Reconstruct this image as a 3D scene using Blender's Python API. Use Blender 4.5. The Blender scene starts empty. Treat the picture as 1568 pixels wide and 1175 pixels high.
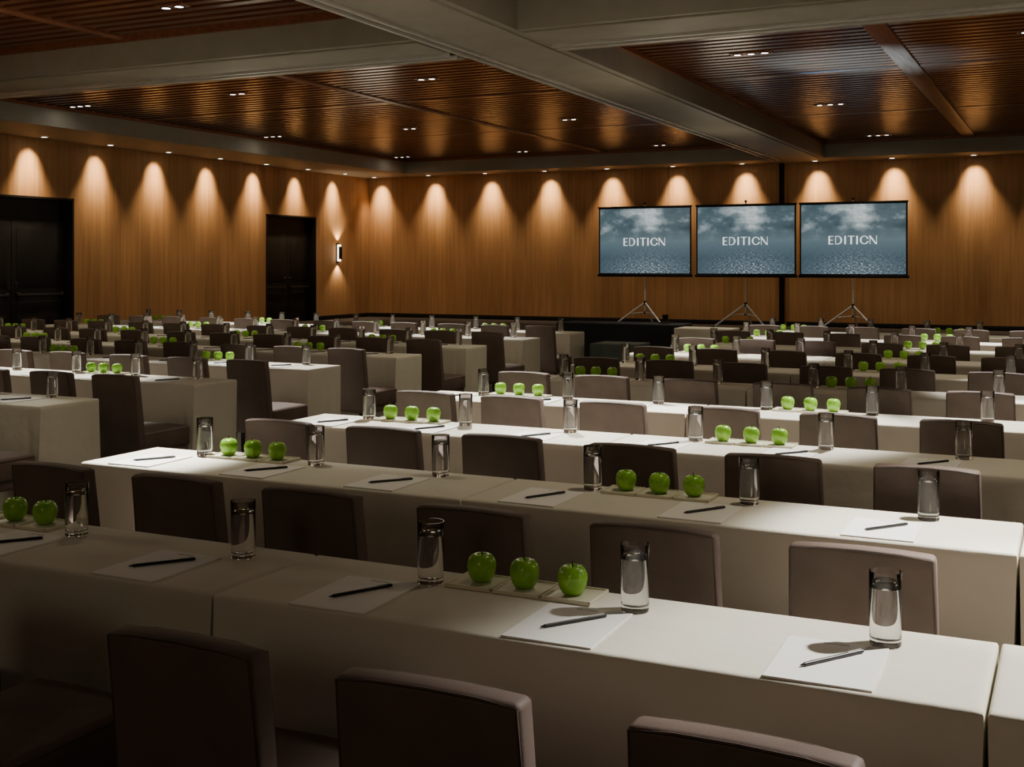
import bpy, bmesh, math, random
from mathutils import Vector, Matrix
random.seed(7)
R=math.radians
scene=bpy.context.scene
COL=scene.collection

# ---------------------------------------------------------------- materials
def newmat(name):
    m=bpy.data.materials.new(name); m.use_nodes=True
    nt=m.node_tree; b=nt.nodes['Principled BSDF']
    return m,nt,b
def nd(nt,t,**k):
    n=nt.nodes.new(t)
    for a,v in k.items():
        if a in n.inputs.keys(): n.inputs[a].default_value=v
        else: setattr(n,a,v)
    return n
def ramp(nt,stops):
    r=nt.nodes.new('ShaderNodeValToRGB'); e=r.color_ramp.elements
    while len(e)<len(stops): e.new(0.5)
    for i,(p,c) in enumerate(stops):
        e[i].position=p; e[i].color=(*c,1)
    return r
def noise_mat(name,c1,c2,scale=(1,1,1),ns=5,rough=.6,bump=0,bscale=None,detail=4,metal=0,spec=.5,bdist=.01):
    m,nt,b=newmat(name)
    tc=nd(nt,'ShaderNodeTexCoord'); mp=nd(nt,'ShaderNodeMapping'); mp.inputs['Scale'].default_value=scale
    nt.links.new(tc.outputs['Object'],mp.inputs[0])
    n=nd(nt,'ShaderNodeTexNoise'); n.inputs['Scale'].default_value=ns; n.inputs['Detail'].default_value=detail
    nt.links.new(mp.outputs[0],n.inputs['Vector'])
    r=ramp(nt,[(.3,c1),(.7,c2)]); nt.links.new(n.outputs[0],r.inputs[0]); nt.links.new(r.outputs[0],b.inputs['Base Color'])
    b.inputs['Roughness'].default_value=rough; b.inputs['Metallic'].default_value=metal
    b.inputs['Specular IOR Level'].default_value=spec
    if bump:
        n2=nd(nt,'ShaderNodeTexNoise'); n2.inputs['Scale'].default_value=bscale or ns*4; n2.inputs['Detail'].default_value=3
        nt.links.new(mp.outputs[0],n2.inputs['Vector'])
        bp=nd(nt,'ShaderNodeBump'); bp.inputs['Strength'].default_value=bump; bp.inputs['Distance'].default_value=bdist
        nt.links.new(n2.outputs[0],bp.inputs['Height']); nt.links.new(bp.outputs[0],b.inputs['Normal'])
    return m
def emis(name,c,s):
    m,nt,b=newmat(name); b.inputs['Base Color'].default_value=(*c,1)
    b.inputs['Emission Color'].default_value=(*c,1); b.inputs['Emission Strength'].default_value=s
    return m

def wood_wall():
    m,nt,b=newmat('veneer_wall'); L=nt.links.new
    tc=nd(nt,'ShaderNodeTexCoord'); mp=nd(nt,'ShaderNodeMapping'); mp.inputs['Scale'].default_value=(9,9,.35)
    L(tc.outputs['Object'],mp.inputs[0])
    n=nd(nt,'ShaderNodeTexNoise'); n.inputs['Scale'].default_value=1.6; n.inputs['Detail'].default_value=7; n.inputs['Roughness'].default_value=.65; n.inputs['Distortion'].default_value=.4
    L(mp.outputs[0],n.inputs['Vector'])
    r=ramp(nt,[(.25,(.33,.160,.064)),(.55,(.44,.238,.104)),(.8,(.52,.300,.142))]); L(n.outputs[0],r.inputs[0])
    sp=nd(nt,'ShaderNodeSeparateXYZ'); L(tc.outputs['Object'],sp.inputs[0])
    ad=nd(nt,'ShaderNodeMath',operation='ADD'); L(sp.outputs[0],ad.inputs[0]); L(sp.outputs[1],ad.inputs[1])
    dv=nd(nt,'ShaderNodeMath',operation='DIVIDE'); L(ad.outputs[0],dv.inputs[0]); dv.inputs[1].default_value=.305
    fl=nd(nt,'ShaderNodeMath',operation='FLOOR'); L(dv.outputs[0],fl.inputs[0])
    wn=nd(nt,'ShaderNodeTexWhiteNoise',noise_dimensions='1D'); L(fl.outputs[0],wn.inputs['W'])
    mr=nd(nt,'ShaderNodeMapRange'); mr.inputs[3].default_value=.87; mr.inputs[4].default_value=1.08; L(wn.outputs[0],mr.inputs[0])
    hs=nd(nt,'ShaderNodeHueSaturation'); L(mr.outputs[0],hs.inputs['Value']); L(r.outputs[0],hs.inputs['Color'])
    L(hs.outputs[0],b.inputs['Base Color']); b.inputs['Roughness'].default_value=.55; b.inputs['Specular IOR Level'].default_value=.25
    return m
M_wall=wood_wall()
M_slat=noise_mat('ceiling_slat_wood',(.095,.030,.014),(.175,.062,.029),(.4,8,8),3,.24,spec=.5)
M_slatdiv=noise_mat('divider_wood',(.16,.056,.025),(.25,.092,.044),(6,.5,6),3,.4)
M_beam=noise_mat('taupe_plaster',(.27,.25,.20),(.31,.285,.235),(1,1,1),3,.6,.1,40)
M_dark=noise_mat('ceiling_void',(.006,.005,.005),(.012,.01,.009),(1,1,1),2,.9)
M_black=noise_mat('black_lacquer',(.006,.0055,.0055),(.011,.010,.010),(1,1,1),5,.55,spec=.3)
M_rail=noise_mat('track_metal',(.55,.54,.51),(.63,.62,.59),(1,1,1),5,.35,metal=.3)
M_chrome=noise_mat('brushed_aluminium',(.80,.80,.82),(.88,.88,.90),(1,1,1),5,.4,metal=.1)
M_bar=noise_mat('dark_bar_metal',(.05,.05,.05),(.07,.07,.07),(1,1,1),5,.3,metal=.8)
M_carpet=noise_mat('carpet',(.022,.015,.011),(.05,.034,.026),(1,1,1),6,.95,.5,250)
M_cloth=noise_mat('table_linen',(.725,.69,.575),(.765,.73,.62),(1,1,1),3,.85,.18,9,spec=.2,bdist=.03)
M_blackcloth=noise_mat('black_linen',(.012,.014,.018),(.02,.022,.028),(1,1,1),3,.8,.2,12)
M_greycloth=noise_mat('grey_drape',(.10,.13,.12),(.15,.18,.16),(1,1,1),3,.8,.2,12)
M_leather=noise_mat('taupe_leather',(.118,.084,.069),(.152,.110,.092),(1,1,1),7,.6,.25,160,spec=.3,bdist=.002)
M_piping=noise_mat('leather_piping',(.065,.043,.036),(.085,.058,.047),(1,1,1),7,.5)
M_leg=noise_mat('espresso_leg',(.012,.008,.006),(.02,.013,.01),(1,1,8),5,.4)
M_paper=noise_mat('paper',(.90,.885,.84),(.93,.915,.87),(1,1,1),3,.7)
M_ink=noise_mat('ink',(.05,.05,.05),(.07,.07,.07),(1,1,1),3,.7)
M_pen=noise_mat('pen_black',(.006,.006,.007),(.01,.01,.012),(1,1,1),3,.3)
M_tray=noise_mat('cream_ceramic',(.74,.70,.54),(.80,.76,.60),(1,1,1),3,.35)
M_apple=noise_mat('granny_smith_skin',(.21,.52,.03),(.34,.68,.07),(1,1,1),22,.25,spec=.6)
M_stem=noise_mat('apple_stem',(.06,.035,.015),(.10,.06,.02),(1,1,1),22,.7)
M_lamp=emis('lamp_lens',(1,.93,.82),30)
M_wlamp=emis('wallwasher_lens',(1,.88,.70),22)
M_opal=emis('opal_glass',(1,.84,.62),7)
M_logo=emis('logo_white',(.95,.97,1),1.2)
def glassmat(name,ior,c=(1,1,1)):
    m,nt,b=newmat(name); b.inputs['Base Color'].default_value=(*c,1); b.inputs['Roughness'].default_value=0
    b.inputs['Transmission Weight'].default_value=1; b.inputs['IOR'].default_value=ior
    return m
M_glass=glassmat('clear_glass',1.45); M_water=glassmat('water',1.33)

def ocean():
    m,nt,b=newmat('projected_seascape'); L=nt.links.new
    tc=nd(nt,'ShaderNodeTexCoord'); sp=nd(nt,'ShaderNodeSeparateXYZ'); L(tc.outputs['Object'],sp.inputs[0])
    t=nd(nt,'ShaderNodeMapRange'); t.inputs[1].default_value=1.32; t.inputs[2].default_value=3.0; L(sp.outputs[2],t.inputs[0])
    mp=nd(nt,'ShaderNodeMapping'); mp.inputs['Scale'].default_value=(1.0,1,1.7); mp.inputs['Location'].default_value=(1.3,0,.9); L(tc.outputs['Object'],mp.inputs[0])
    n=nd(nt,'ShaderNodeTexNoise'); n.inputs['Scale'].default_value=1.7; n.inputs['Detail'].default_value=7; n.inputs['Roughness'].default_value=.6; L(mp.outputs[0],n.inputs['Vector'])
    def band(sock,c,w):
        s=nd(nt,'ShaderNodeMath',operation='SUBTRACT'); L(sock,s.inputs[0]); s.inputs[1].default_value=c
        q=nd(nt,'ShaderNodeMath',operation='MULTIPLY'); L(s.outputs[0],q.inputs[0]); L(s.outputs[0],q.inputs[1])
        k=nd(nt,'ShaderNodeMath',operation='MULTIPLY'); L(q.outputs[0],k.inputs[0]); k.inputs[1].default_value=-1/(w*w)
        return k.outputs[0]
    a=nd(nt,'ShaderNodeMath',operation='ADD'); L(band(sp.outputs[0],.0,.70),a.inputs[0]); L(band(sp.outputs[2],2.80,.30),a.inputs[1])
    e=nd(nt,'ShaderNodeMath',operation='EXPONENT'); L(a.outputs[0],e.inputs[0])
    ma=nd(nt,'ShaderNodeMath',operation='MULTIPLY_ADD'); L(e.outputs[0],ma.inputs[0]); ma.inputs[1].default_value=.30; L(n.outputs[0],ma.inputs[2])
    cr=ramp(nt,[(.38,(.038,.064,.078)),(.57,(.075,.116,.136)),(.70,(.25,.31,.33)),(.82,(.58,.63,.64))]); L(ma.outputs[0],cr.inputs[0])
    hz=nd(nt,'ShaderNodeMapRange'); hz.inputs[1].default_value=.50; hz.inputs[2].default_value=.68; hz.inputs[3].default_value=.55; hz.inputs[4].default_value=0; L(t.outputs[0],hz.inputs[0])
    hm=nd(nt,'ShaderNodeMix',data_type='RGBA'); L(hz.outputs[0],hm.inputs[0]); L(cr.outputs[0],hm.inputs[6]); hm.inputs[7].default_value=(.15,.215,.24,1)
    mp2=nd(nt,'ShaderNodeMapping'); mp2.inputs['Scale'].default_value=(11,1,38); L(tc.outputs['Object'],mp2.inputs[0])
    n2=nd(nt,'ShaderNodeTexNoise'); n2.inputs['Scale'].default_value=1.5; n2.inputs['Detail'].default_value=3; L(mp2.outputs[0],n2.inputs['Vector'])
    sr=ramp(nt,[(.48,(0,0,0)),(.66,(1,1,1))]); L(n2.outputs[0],sr.inputs[0])
    fa=nd(nt,'ShaderNodeMath',operation='ADD'); L(band(sp.outputs[0],.1,.95),fa.inputs[0]); L(band(sp.outputs[2],1.35,.42),fa.inputs[1])
    fx=nd(nt,'ShaderNodeMath',operation='EXPONENT'); L(fa.outputs[0],fx.inputs[0])
    mu=nd(nt,'ShaderNodeMath',operation='MULTIPLY'); L(sr.outputs[0],mu.inputs[0]); L(fx.outputs[0],mu.inputs[1])
    base=ramp(nt,[(0,(.045,.078,.102)),(.25,(.045,.080,.105)),(.49,(.100,.152,.178))]); L(t.outputs[0],base.inputs[0])
    sea=nd(nt,'ShaderNodeMix',data_type='RGBA'); L(mu.outputs[0],sea.inputs[0]); L(base.outputs[0],sea.inputs[6]); sea.inputs[7].default_value=(.48,.56,.59,1)
    gt=nd(nt,'ShaderNodeMath',operation='GREATER_THAN'); L(t.outputs[0],gt.inputs[0]); gt.inputs[1].default_value=.49
    mx=nd(nt,'ShaderNodeMix',data_type='RGBA'); L(gt.outputs[0],mx.inputs[0]); L(sea.outputs[2],mx.inputs[6]); L(hm.outputs[2],mx.inputs[7])
    b.inputs['Base Color'].default_value=(.02,.02,.02,1); b.inputs['Roughness'].default_value=.8
    L(mx.outputs[2],b.inputs['Emission Color']); b.inputs['Emission Strength'].default_value=1.1
    return m
M_ocean=ocean()

# ---------------------------------------------------------------- mesh builder
class MB:
    def __init__(s): s.bm=bmesh.new(); s.mats=[]
    def mi(s,m):
        if m not in s.mats: s.mats.append(m)
        return s.mats.index(m)
    def merge(s,t,mat,fn=None,smooth=True):
        k=s.mi(mat)
        if fn:
            for v in t.verts: v.co=fn(v.co)
        for f in t.faces: f.material_index=k; f.smooth=smooth
        me=bpy.data.meshes.new('tmp'); t.to_mesh(me); t.free(); s.bm.from_mesh(me); bpy.data.meshes.remove(me)
    def box(s,lo,hi,mat,bev=0,seg=3,fn=None,cuts=None,smooth=True):
        t=bmesh.new(); bmesh.ops.create_cube(t,size=1)
        for v in t.verts: v.co=Vector([(lo[i]+hi[i])/2+v.co[i]*(hi[i]-lo[i]) for i in range(3)])
        if bev: bmesh.ops.bevel(t,geom=t.edges[:],offset=bev,segments=seg,profile=.5,affect='EDGES')
        if cuts:
            for ax,n in cuts:
                nrm=[0,0,0]; nrm[ax]=1
                for i in range(1,n):
                    p=[0,0,0]; p[ax]=lo[ax]+(hi[ax]-lo[ax])*i/n
                    bmesh.ops.bisect_plane(t,geom=t.verts[:]+t.edges[:]+t.faces[:],plane_co=p,plane_no=nrm)
        s.merge(t,mat,fn,smooth)
    def lathe(s,prof,mat,seg=24,c=(0,0,0),fn=None,close=False):
        t=bmesh.new(); rings=[]
        for r,z in prof:
            if r<1e-6: rings.append([t.verts.new((c[0],c[1],c[2]+z))])
            else: rings.append([t.verts.new((c[0]+r*math.cos(2*math.pi*i/seg),c[1]+r*math.sin(2*math.pi*i/seg),c[2]+z)) for i in range(seg)])
        pairs=list(zip(rings,rings[1:]))
        if close: pairs.append((rings[-1],rings[0]))
        for a,b in pairs:
            for i in range(seg):
                j=(i+1)%seg
                if len(a)==1 and len(b)==1: continue
                if len(a)==1: t.faces.new((a[0],b[j],b[i]))
                elif len(b)==1: t.faces.new((a[i],a[j],b[0]))
                else: t.faces.new((a[i],a[j],b[j],b[i]))
        bmesh.ops.recalc_face_normals(t,faces=t.faces[:])
        s.merge(t,mat,fn)
    def tube(s,pts,r,mat,seg=8,closed=False,fn=None,r2=None):
        pts=[Vector(p) for p in pts]
        if fn: pts=[fn(p) for p in pts]
        t=bmesh.new(); rings=[]; n=len(pts)
        for i,p in enumerate(pts):
            if closed: d=(pts[(i+1)%n]-pts[i-1]).normalized()
            else: d=(pts[min(i+1,n-1)]-pts[max(i-1,0)]).normalized()
            up=Vector((0,0,1)) if abs(d.z)<.9 else Vector((0,1,0))
            a=d.cross(up).normalized(); b=d.cross(a)
            rr=r if r2 is None else r+(r2-r)*i/(n-1)
            rings.append([t.verts.new(p+(a*math.cos(2*math.pi*k/seg)+b*math.sin(2*math.pi*k/seg))*rr) for k in range(seg)])
        for i in range(n if closed else n-1):
            A=rings[i]; Bq=rings[(i+1)%n]
            for k in range(seg):
                j=(k+1)%seg; t.faces.new((A[k],A[j],Bq[j],Bq[k]))
        if not closed: t.faces.new(rings[0][::-1]); t.faces.new(rings[-1])
        bmesh.ops.recalc_face_normals(t,faces=t.faces[:])
        s.merge(t,mat)
    def done(s,name,sharp=38):
        me=bpy.data.meshes.new(name); s.bm.to_mesh(me); s.bm.free()
        for m in s.mats: me.materials.append(m)
        me.set_sharp_from_angle(angle=R(sharp)); return me
def put(name,me,loc=(0,0,0),rz=0,parent=None):
    o=bpy.data.objects.new(name,me); COL.objects.link(o); o.location=loc; o.rotation_euler=(0,0,rz)
    if parent: o.parent=parent
    return o
def simple(name,lo,hi,mat,bev=0):
    m=MB(); m.box(lo,hi,mat,bev); return put(name,m.done(name))

# ---------------------------------------------------------------- room dims
CAMH=1.59; D=30.0; W=19.2; XR=9.0; YF=-5.0; ZS=4.155; ZL=4.53; ZT=5.0
simple('floor',(-W-.5,YF-.3,-.15),(XR+.3,D+.3,0),M_carpet)
simple('ceiling',(-W-.5,YF-.3,ZT),(XR+.3,D+.3,ZT+.15),M_dark)
simple('wall_back',(-W-.5,D,0),(XR+.3,D+.3,ZT),M_wall)
simple('wall_right',(XR,YF,0),(XR+.3,D,ZT),M_wall)
simple('wall_front',(-W-.5,YF-.3,0),(XR+.3,YF,ZT),M_wall)
dA=(15.5,18.45,2.97); dB=(25.0,27.25,2.9)
segs=[((-W-.3,YF,0),(-W,dA[0],ZT)),((-W-.3,dA[1],0),(-W,dB[0],ZT)),((-W-.3,dB[1],0),(-W,D,ZT)),((-W-.3,dA[0],dA[2]),(-W,dA[1],ZT)),((-W-.3,dB[0],dB[2]),(-W,dB[1],ZT))]
for i,(lo,hi) in enumerate(segs): simple('wall_left_%d'%(i+1),lo,hi,M_wall)
for k,(a,b,h) in enumerate((dA,dB)):
    m=MB(); x=-W-.22; g=.002
    m.box((x-.06,a+g,0),(x,b-g,h-g),M_black)
    m.box((-W-.3,a+g,0),(-W+.012,a+.05,h-g),M_black,.004); m.box((-W-.3,b-.05,0),(-W+.012,b-g,h-g),M_black,.004); m.box((-W-.3,a+g,h-.05),(-W+.012,b-g,h-g),M_black,.004)
    mid=(a+b)/2
    for (p,q) in ((a+.06,mid-.006),(mid+.006,b-.06)):
        m.box((x,p,.01),(x+.05,q,h-.5 if k==0 else h-.42),M_black,.004)
        m.box((x+.05,p+.12,.25),(x+.058,q-.12,.82),M_black,.003); m.box((x+.05,p+.12,1.12),(x+.058,q-.12,h-.65),M_black,.003)
        m.box((x+.09,p+.10,.92),(x+.12,q-.10,.98),M_bar,.006)
        m.box((x+.05,p+.10,.90),(x+.10,p+.18,1.0),M_bar,.004); m.box((x+.05,q-.18,.90),(x+.10,q-.10,1.0),M_bar,.004)
        s_=q-.09 if q<=mid else p+.09
        m.tube([(x+.06,s_,1.04),(x+.10,s_,1.06),(x+.10,s_,1.2),(x+.06,s_,1.22)],.009,M_bar)
    put('door_%d'%(k+1),m.done('door'))
m=MB(); m.box((-6.86,D-.05,0),(-6.74,D,ZS),M_black,.005); m.box((-6.72,D-.03,0),(-6.68,D,ZS),M_wall,.003); put('trim_1',m.done('trim'))
simple('baseboard_back',(-W+.025,D-.02,0),(XR,D,.12),M_black,.004)
m=MB()
for a,b in ((YF,dA[0]),(dA[1],dB[0]),(dB[1],D-.02)): m.box((-W,a,0),(-W+.02,b,.12),M_black,.004)
put('baseboard_left',m.done('bb'))

# ceiling beams & soffits  (plan)
bx0,bx1=-6.86,-5.54; by0,by1=11.64,13.0
sxl=-17.25; syb=28.9
m=MB()
m.box((-W,YF,ZS),(sxl,D,ZT),M_beam); m.box((sxl,syb,ZS),(XR,D,ZT),M_beam)
put('ceiling_soffit',m.done('soffit'))
m=MB()
m.box((bx0,YF,ZS),(bx1,syb,ZT),M_beam); m.box((sxl,by0,ZS+.001),(bx0,by1,ZT),M_beam); m.box((bx1,by0,ZS+.001),(XR,by1,ZT),M_beam)
put('ceiling_beam',m.done('beam'))
m=MB()
for x0,x1 in ((bx0+.10,-6.78),(-6.52,bx1-.10)): m.box((x0-.0,YF,ZS-.02),(x1,syb,ZS),M_beam,.003)
for x in (-6.74,-6.59): m.box((x,YF,ZS-.045),(x+.035,syb,ZS),M_rail,.003)
m.box((-6.70,YF,ZS-.006),(-6.59,syb,ZS),M_black)
for a,b in ((sxl,bx0-.02),(bx1+.02,XR)):
    m.box((a,by0+.10,ZS-.02),(b,12.45,ZS),M_beam,.003); m.box((a,12.90-.08,ZS-.02),(b,by1-.06,ZS),M_beam,.003)
    for y in (12.52,12.70): m.box((a,y,ZS-.045),(b,y+.035,ZS),M_rail,.003)
    m.box((a,12.56,ZS-.006),(b,12.70,ZS),M_black)
put('partition_track',m.done('track'))
# slat coffers
cofs=[(sxl,bx0,by1,syb,(-11.2,)),(bx1,XR,by1,syb,(-2.25,3.0)),(sxl,bx0,YF,by0,(-11.2,)),(bx1,XR,YF,by0,(-2.25,3.0))]
for i,(x0,x1,y0,y1,dxs) in enumerate(cofs):
    m=MB(); p=.235; n=int((y1-y0-.05)/p)
    for k in range(n):
        y=y0+.06+k*p
        m.box((x0+.02,y,ZL),(x1-.02,y+.125,ZL+.09),M_slat,smooth=False)
    for X in dxs:
        dw=.17 if x1<-5 else .28
        m.box((X-dw/2,y0+.02,ZL-.02),(X+dw/2,y1-.02,ZL+.1),M_slatdiv,.004)
    for yy in ((y0+y1)/2-2.6,(y0+y1)/2+2.6): m.box((x0+.02,yy-.06,ZL-.008),(x1-.02,yy+.06,ZL+.06),M_slat,.004)
    m.box((x0+.002,y0+.002,ZL-.05),(x0+.05,y1-.002,ZL+.1),M_slatdiv); m.box((x1-.05,y0+.002,ZL-.05),(x1-.002,y1-.002,ZL+.1),M_slatdiv)
    m.box((x0+.002,y1-.05,ZL-.05),(x1-.002,y1-.002,ZL+.1),M_slatdiv)
    put('slatted_ceiling_panel',m.done('slats'))

# ---------------------------------------------------------------- lights
def spot(loc,tgt,size,power,col=(1,.9,.76),blend=.5,rad=.05,name='spot'):
    l=bpy.data.lights.new(name,'SPOT'); l.energy=power; l.color=col; l.spot_size=R(size); l.spot_blend=blend; l.shadow_soft_size=rad
    o=bpy.data.objects.new(name,l); COL.objects.link(o); o.location=loc
    o.rotation_euler=(Vector(tgt)-Vector(loc)).to_track_quat('-Z','Y').to_euler(); return o
def fixture_mesh(n):
    m=MB(); w=.19*n
    m.box((-w/2-.01,-.085,-.012),(w/2+.01,.085,.02),M_slatdiv,.003)
    for i in range(n):
        cx=-w/2+.095+.19*i
        m.lathe([(.050,-.010),(.052,-.022),(.066,-.022),(.068,-.010)],M_black,20,(cx,0,0))
        m.lathe([(0,-.016),(.051,-.016)],M_lamp,20,(cx,0,0))
    return m.done('recessed_downlight')
F2,F3=fixture_mesh(2),fixture_mesh(3)
k=0
for Y in (-1.2,4.6,10.4,16.2,22.0,27.75):
    for X in (-16.7,-13.05,-9.3,-4.1,-.5,3.2):
        put('recessed_downlight',F3 if k%3==0 else F2,(X,Y,ZL),0); k+=1
        pw=100 if Y<0 else 125 if Y<5 else (115 if Y<12 else 180)
        spot((X,Y,ZL-.06),(X,Y,0),74,pw,(1,.87,.63),.9,.12,'downlight_flood')
m=MB(); m.lathe([(0,-.012),(.06,-.012),(.062,-.018),(.085,-.018),(.09,0)],M_rail,24); m.lathe([(0,-.014),(.058,-.014)],M_wlamp,24)
WL=m.done('wall_downlight')
WO=.44
def washer(p,wall):
    put('wall_downlight',WL,p)
    x,y,z=p; zz=z-.03
    spot((x,y,zz),(x+wall[0]*WO,y+wall[1]*WO,zz-.52),58,290,(1,.79,.51),1,.07,'wash_top')
    spot((x,y,zz),(x+wall[0]*WO,y+wall[1]*WO,zz-1.9),72,300,(1,.77,.48),1,.07,'wash_beam')
for i in range(-2,15):
    X=-18.75+1.839*(i)
    if X<-18.8 or X>XR-.3: continue
    washer((X,D-WO,ZS),(0,1))
for i in range(-7,7):
    washer((-W+WO,17.25+1.8*i,ZS),(-1,0))
# added unseen fill points lifting the ambient level; no fixtures hold them
def pt(x,y,z,pw,col=(1,.86,.60),r=.5):
    l=bpy.data.lights.new('fill_light','POINT'); l.energy=pw; l.color=col; l.shadow_soft_size=r
    o=bpy.data.objects.new('fill_light',l); COL.objects.link(o); o.location=(x,y,z)
for x,y,pw in ((-1,-2.5,34),(-6.2,2.5,26),(2.5,5,24),(-4.6,9,34),(-11,9,34),(1.5,10,33),(-5.2,15.5,36),(-12.5,16,34),(1,17,33),(-6,22,34),(-14,22,32)):
    pt(x,y,2.6,pw)

# pools on tables  (target x,y, radius, power, source)
pools=[(.62,2.75,1.52,1800,(1.9,4.6)),(-4.0,3.95,.80,2700,(-4.1,4.6)),(.05,3.80,1.0,1700,(.6,4.3)),
 (-3.1,6.1,1.40,2100,(-4.1,8)),(-1.6,5.95,1.1,1600,(-.5,7.6)),(.1,7.0,1.05,1800,(-.5,8.4)),
 (.0,8.5,1.0,1200,(-.5,10.4)),(-3.0,10.6,1.0,1300,(-4.1,10.4)),(-.8,13.2,1.3,1700,(-.5,14.4)),(-3.0,13.8,1.0,1700,(-4.1,15)),
 (-7.4,6.75,1.10,2200,(-9.3,8)),(-9.8,6.8,1.3,2200,(-9.3,8)),(-5.9,8.0,.9,1300,(-7.5,9)),
 (-7.3,12.6,1.4,1800,(-9.3,13.6)),(-10.3,12.9,1.5,1800,(-9.3,14)),(-6.1,4.7,.8,350,(-9.3,5.5))]
for tx,ty,r,pw,(sx,sy) in pools:
    s=Vector((sx,sy,4.05)); t=Vector((tx,ty,.75)); d=(s-t).length
    spot(s,t,2*math.degrees(math.atan(r/d)),pw,(1,.965,.90),.4,.10,'table_accent')
# added helper uplight on the AV table, standing in for screen reflections on slats
m=MB(); m.box((-.08,-.08,0),(.08,.08,.015),M_black,.004); m.tube([(0,0,.015),(0,0,.05)],.01,M_black,10)
m.lathe([(0,.05),(.035,.05),(.045,.12),(.040,.12),(.032,.06),(0,.06)],M_black,20)
put('glow_helper_body',m.done('glow_helper_mesh'),(-5.25,15.9,.75))  # invented fixture body for the helper spot
spot((-5.25,15.9,.90),(-3.0,17.4,ZL),36,9000,(.17,.50,1),1,.05,'slat_glow_helper')

# ---------------------------------------------------------------- sconce
m=MB(); sy=28.3; x0=-W
m.box((x0,sy-.06,1.62),(x0+.03,sy+.06,2.18),M_black,.004)
m.box((x0+.03,sy-.05,1.66),(x0+.10,sy+.05,2.14),M_opal,.01)
m.box((x0+.10,sy-.075,1.72),(x0+.12,sy+.075,2.08),M_black,.004)
put('wall_sconce',m.done('sconce'))
spot((x0+.10,sy,2.20),(x0+.02,sy,3.2),100,60,(1,.8,.52),.8,.03,'sconce_up'); spot((x0+.10,sy,1.60),(x0+.02,sy,.4),100,60,(1,.8,.52),.8,.03,'sconce_down')

# ---------------------------------------------------------------- text
def text_mesh(s,size,fn,mb,mat,off=.0):
    c=bpy.data.curves.new('t','FONT'); c.body=s; c.size=size; c.align_x='CENTER'; c.align_y='CENTER'; c.resolution_u=2; c.offset=size*off; c.space_character=1.1
    o=bpy.data.objects.new('t',c); COL.objects.link(o)
    bpy.context.view_layer.update()
    me=bpy.data.meshes.new_from_object(o.evaluated_get(bpy.context.evaluated_depsgraph_get()))
    bpy.data.objects.remove(o)
    t=bmesh.new(); t.from_mesh(me); mb.merge(t,mat,fn,False)
def logo(mb,mat,cx,cz,width,height,y):
    polys=[]; H=1.0; T=.20; th=.08
    def rect(x0,z0,x1,z1): polys.append([(x0,z0),(x1,z0),(x1,z1),(x0,z1)])
    def ring(ox,a,tk,a0,a1,n=22):
        for i in range(n):
            u,v=R(a0+(a1-a0)*i/n),R(a0+(a1-a0)*(i+1)/n)
            f=lambda w,s:(ox+(a-tk*s)*math.cos(w),.5+(.5-th*s)*math.sin(w))
            polys.append([f(u,0),f(v,0),f(v,1),f(u,1)])
    x=0
    rect(x,0,x+T,H)
    for z in (0,.46,.92): rect(x+T,z,x+.62-(.08 if z==.46 else 0),z+th)
    x+=.86; rect(x,0,x+.08,H); rect(x+.08,0,x+.3,th); rect(x+.08,H-th,x+.3,H); ring(x+.3,.56,T,-90,90)
    x+=1.08; rect(x+.05,0,x+.05+T,H)
    x+=.48; rect(x,H-th,x+.84,H); rect(x+.32,0,x+.32+T,H-th)
    x+=1.04; rect(x,0,x+T,H)
    x+=.44; ring(x+.56,.56,T,18,342)
    x+=1.16; rect(x+.06,0,x+.13,H); polys.append([(x-.06,H),(x+.16,H),(x+.96,0),(x+.76,0)]); rect(x+.86,0,x+.93,H)
    tot=x+.96; t=bmesh.new()
    for P_ in polys:
        t.faces.new([t.verts.new((cx+(p[0]/tot-.5)*width,y,cz+(p[1]-.5)*height)) for p in P_])
    mb.merge(t,mat,None,False)

# ---------------------------------------------------------------- projection screens
m=MB(); w=1.24; z0,z1=1.30,3.04
m.box((-w,0,z0),(w,.02,z1),M_black,.003)
m.box((-w+.035,-.004,z0+.045),(w-.035,-.001,z1-.04),M_ocean)
m.box((-w-.03,-.035,z0-.045),(w+.03,.035,z0+.02),M_black,.012)
m.box((-w-.02,-.02,z1-.02),(w+.02,.02,z1+.02),M_black,.008)
logo(m,M_logo,0,2.15,1.12,.20,-.009)
m.tube([(0,.05,.35),(0,.05,3.1)],.02,M_chrome,10); m.tube([(0,.05,3.1),(0,.05,3.15)],.03,M_black,10)
m.tube([(0,.05,.54),(0,.05,.64)],.035,M_black,10); m.tube([(0,.05,.32),(0,.05,.37)],.033,M_black,10)
for a in (200,320,90):
    dx,dy=math.cos(R(a)),math.sin(R(a))
    m.tube([(0,.05,.6),(dx*.80,.05+dy*.62,.025)],.021,M_chrome,8)
    m.tube([(0,.05,.35),(dx*.40,.05+dy*.32,.31)],.013,M_chrome,8)
    m.tube([(dx*.77,.05+dy*.6,.05),(dx*.82,.05+dy*.635,.016)],.022,M_black,8)
SC=m.done('projection_screen')
for X in (-9.97,-7.36,-4.79): put('projection_screen',SC,(X,28.5,0))

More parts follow.
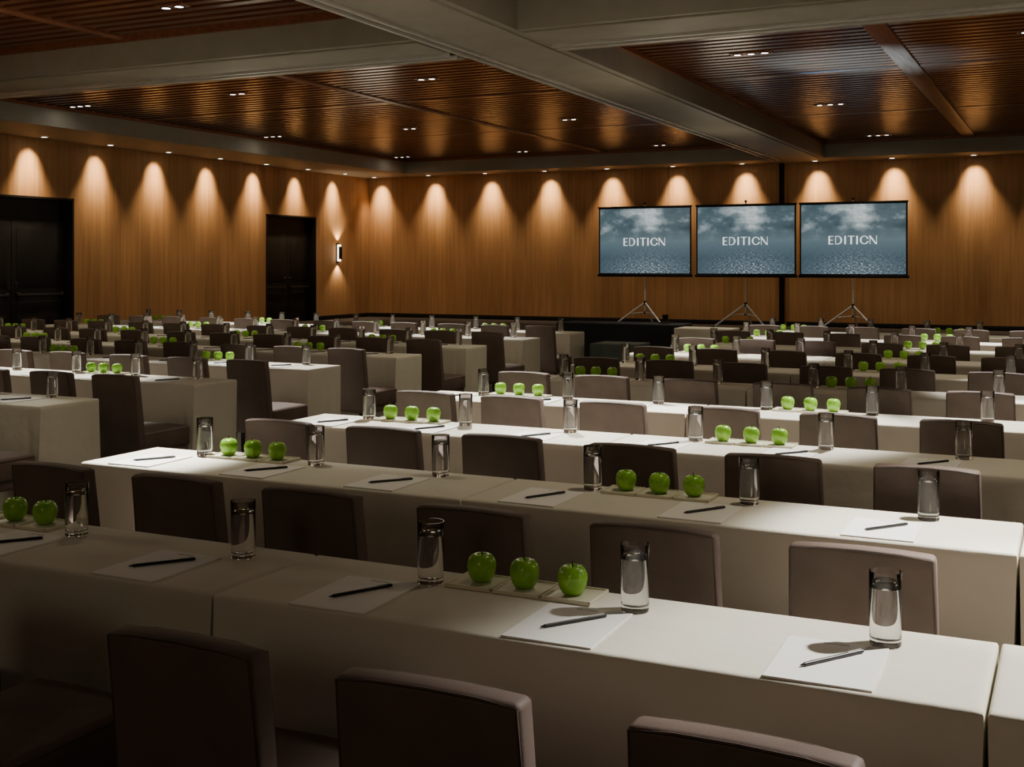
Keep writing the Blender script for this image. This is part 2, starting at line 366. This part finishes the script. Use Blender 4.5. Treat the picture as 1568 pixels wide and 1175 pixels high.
# ---------------------------------------------------------------- table cloth
def cloth(name,L,Wd,mat,seed,H=.75,amp=1.0):
    rnd=random.Random(seed); t=bmesh.new()
    nx,ny=84,20; per=[]
    for i in range(nx): per.append((L*i/nx,0,0,-1))
    for i in range(ny): per.append((L,Wd*i/ny,1,0))
    for i in range(nx): per.append((L-L*i/nx,Wd,0,1))
    for i in range(ny): per.append((0,Wd-Wd*i/ny,-1,0))
    ph=[rnd.uniform(0,6.28) for _ in range(6)]
    fr=[rnd.uniform(2.2,3.4),rnd.uniform(5,8),rnd.uniform(11,16)]
    lev=[(.02,H),(.008,H-.0008),(.003,H-.003),(.0,H-.009),(0,H-.03),(0,H-.12),(0,H-.25),(0,H-.4),(0,H-.55),(0,H-.68),(0,.006)]
    rings=[]
    for ins,z in lev:
        tt=max(0,(H-.03-z)/(H-.03)); ring=[]
        for (x,y,nxv,nyv) in per:
            s=x*1.0+y*1.7+(3 if nyv>0 else 0)
            wv=(.012*math.sin(fr[0]*s+ph[0])+.008*math.sin(fr[1]*s+ph[1]+tt)+.006*math.sin(fr[2]*s+ph[2]))*amp
            px=min(max(x,ins),L-ins); py=min(max(y,ins),Wd-ins)
            if nyv:
                e=min(x,L-x); corner=math.exp(-(e/.05)**2)
                o=tt*(.022+wv)*(1-.3*corner); py+=nyv*o
                f=math.exp(-((e-.10)/.022)**2); py-=nyv*.018*min(1,tt*2.5)*f
                if e<.04: px+= (1 if x<L/2 else -1)*tt*.012
            else:
                o=-tt*(.008+abs(wv)*.7); px+=nxv*o
                if y<.001 or y>Wd-.001: py+=(-1 if y<.001 else 1)*tt*.018
            ring.append(t.verts.new((px,py,z)))
        rings.append(ring)
    n=len(per)
    for a,b in zip(rings,rings[1:]):
        for i in range(n):
            j=(i+1)%n; t.faces.new((a[i],b[i],b[j],a[j]))
    t.faces.new(rings[0])
    bmesh.ops.recalc_face_normals(t,faces=t.faces[:])
    m=MB(); m.merge(t,mat)
    for lx in (.15,L-.15):
        for ly in (.08,Wd-.08): m.tube([(lx,ly,0),(lx,ly,H-.03)],.012,M_chrome,8)
    m.box((.04,.03,H-.035),(L-.04,Wd-.03,H-.012),M_leg)
    return m.done(name,50)
TL=1.829
TAB=[cloth('banquet_table',TL-.007,.457,M_cloth,i,.75,1.4) for i in range(5)]

# ---------------------------------------------------------------- chair (origin: floor, under rear face of back; faces +Y)
m=MB(); ZTOP=.862
def bk(p):
    t=(ZTOP-p.z)/.55
    q=Vector(p); q.x*=1+.06*t; q.y+= .075*t-.02*t*t
    q.z+=.008*(1-(p.x/.2)**2)*max(0,1-t*2)
    q.y+=-.008*(1-(p.x/.2)**2)*(1-abs(2*t-1))
    return q
hw=.180
m.box((-hw,0,.33),(hw,.060,ZTOP),M_leather,.013,3,bk,[(0,6),(2,6)])
pr=[(-hw+.006,.003,.36),(-hw+.006,.003,.5),(-hw+.006,.003,.7),(-hw+.006,.003,ZTOP-.008),(-.1,.003,ZTOP-.005),(0,.003,ZTOP-.005),(.1,.003,ZTOP-.005),(hw-.006,.003,ZTOP-.008),(hw-.006,.003,.7),(hw-.006,.003,.5),(hw-.006,.003,.36)]
m.tube(pr,.0032,M_piping,6,False,bk)
m.tube([(p[0],.057,p[2]) for p in pr],.0032,M_piping,6,False,bk)
def st(p):
    q=Vector(p)
    if p.z>.44: q.z+=.012*(1-(p.x/.22)**2)*(1-((p.y-.33)/.3)**2)
    return q
m.box((-.200,.085,.355),(.200,.535,.49),M_leather,.022,3,st,[(0,6),(1,6)])
m.box((-.190,.07,.31),(.190,.52,.36),M_leather,.008,2)
m.tube([(-.198,.11,.478),(-.198,.52,.478),(-.185,.533,.478),(.185,.533,.478),(.198,.52,.478),(.198,.11,.478)],.003,M_piping,6)
for sx in (-1,1):
    m.tube([(sx*.165,.50,.32),(sx*.167,.505,0)],.024,M_leg,4,r2=.016)
    m.tube([(sx*.165,.10,.33),(sx*.170,.055,0)],.024,M_leg,4,r2=.016)
CH=m.done('banquet_chair',40)

# ---------------------------------------------------------------- small items
m=MB()
m.lathe([(0,0),(.031,0),(.0335,.002),(.034,.006),(.0355,.162),(.0350,.1632),(.0342,.1632),(.0338,.162),(.0322,.022),(.030,.017),(.020,.0145),(0,.014)],M_glass,40)
m.lathe([(0,.0135),(.020,.0140),(.0304,.0166),(.0328,.0218),(.0342,.128),(.0336,.1283),(0,.1281)],M_water,40)
GL=m.done('water_glass',60)
m=MB()
def ap(p):
    a=math.atan2(p.y,p.x); k=1+.018*math.cos(5*a)*(1 if p.z<.03 else .5)
    return Vector((p.x*k,p.y*k,p.z))
ra=[(0,.008),(.006,.005),(.012,.0015),(.018,0),(.025,.004),(.032,.014),(.0365,.027),(.0385,.040),(.0375,.052),(.033,.063),(.026,.070),(.018,.0725),(.011,.0705),(.005,.065),(0,.061)]
m.lathe(ra,M_apple,26,(0,0,0),ap)
m.tube([(0,0,.060),(.001,0,.072),(.004,.001,.084)],.0013,M_stem,6,r2=.002)
AP=m.done('green_apple',60)
m=MB()
for i in (-1,0,1):
    cx=i*.137
    m.box((cx-.066,-.066,0),(cx+.066,.066,.007),M_tray,.002)
    for lo,hi in (((-.066,-.066),(.066,-.060)),((-.066,.060),(.066,.066)),((-.066,-.066),(-.060,.066)),((.060,-.066),(.066,.066))):
        m.box((cx+lo[0],lo[1],.004),(cx+hi[0],hi[1],.011),M_tray,.002)
for i in (-.5,.5): m.box((i*.137-.006,-.05,.002),(i*.137+.006,.05,.006),M_tray)
TR=m.done('serving_tray')
m=MB(); m.box((-.108,-.14,0),(.108,.14,.0040),M_paper,.0004,1)
text_mesh('EDITION',.0125,lambda p:Vector((p.x,.118+p.y,.0042)),m,M_ink,.01)
PAD=m.done('notepad')
m=MB(); h=.0045
m.tube([(-.092,0,h),(-.080,0,h)],.0008,M_pen,8,r2=.0036); m.tube([(-.080,0,h),(.085,0,h)],.0042,M_pen,10); m.tube([(.085,0,h),(.089,0,h)],.0036,M_pen,10)
m.box((.045,-.001,h+.004),(.084,.001,h+.006),M_rail)
PEN=m.done('ballpoint_pen')

rnd=random.Random(11)
def J(a): return rnd.uniform(-a,a)
def place_row(x0,nt,y,row,block):
    first=(row==1)
    for t in range(nt):
        X=x0+t*TL
        put('banquet_table',TAB[(row*3+t+block)%5],(X+.0035,y,0))
        if first: gx,px,tx,gy=(.45,1.02,1.66 if t==0 else 1.60),(.335,.92,1.51),.705,.328
        else: gx,px,tx,gy=(.36,.95,1.54),(.25,.84,1.43),.615,.365
        if block: cx=(.54,1.12,1.70)
        elif first: cx=(.42,.97,1.51)
        else: cx=(.48,1.05,1.62) if t==0 else (.38,.94,1.5)
        for k in range(3):
            j=.2 if row<3 else .8
            put('water_glass',GL,(X+gx[k]+J(.015)*j,y+gy+J(.010)*j,.75),J(3))
            a=J(.03); pxx,pyy=X+px[k],y+.150
            put('notepad',PAD,(pxx,pyy,.75),a)
            put('ballpoint_pen',PEN,(pxx+.008,pyy+.012,.7540),R(56)+J(.10))
            put('banquet_chair',CH,(X+cx[k]+J(.012),y-(.625 if row==1 else .64)+J(.012),0),J(.03))
        ty=y+.375
        put('serving_tray',TR,(X+tx,ty,.75),0)
        for i in (-1,0,1):
            put('green_apple',AP,(X+tx+i*.13+J(.004),ty+J(.006),.7572),J(3))
Y0=2.365; P=1.335
for r in range(1,11): place_row(-3.813,3,Y0+P*(r-1),r,0)
for r in range(2,10): place_row(-5.5-4*TL,4,Y0+P*(r-1),r,1)
put('av_table',cloth('av_table',1.83,.6,M_blackcloth,44),(-6.75,15.5,0))
put('side_table',cloth('side_table',.75,.457,M_cloth,45),(-4.75,14.75,0))
put('draped_stand',cloth('draped_stand',.6,.5,M_greycloth,46,.62,2.0),(-5.35,13.3,0))

# world
w=bpy.data.worlds.new('w'); scene.world=w; w.use_nodes=True; w.node_tree.nodes['Background'].inputs[0].default_value=(.01,.01,.012,1)
# camera
c=bpy.data.cameras.new('camera'); c.sensor_width=36; c.lens=1800/1568*36; c.shift_y=-(587.5-404)/1568; c.clip_end=200
co=bpy.data.objects.new('camera',c); COL.objects.link(co); co.location=(0,0,CAMH); co.rotation_euler=(R(90),0,R(25.7)); scene.camera=co
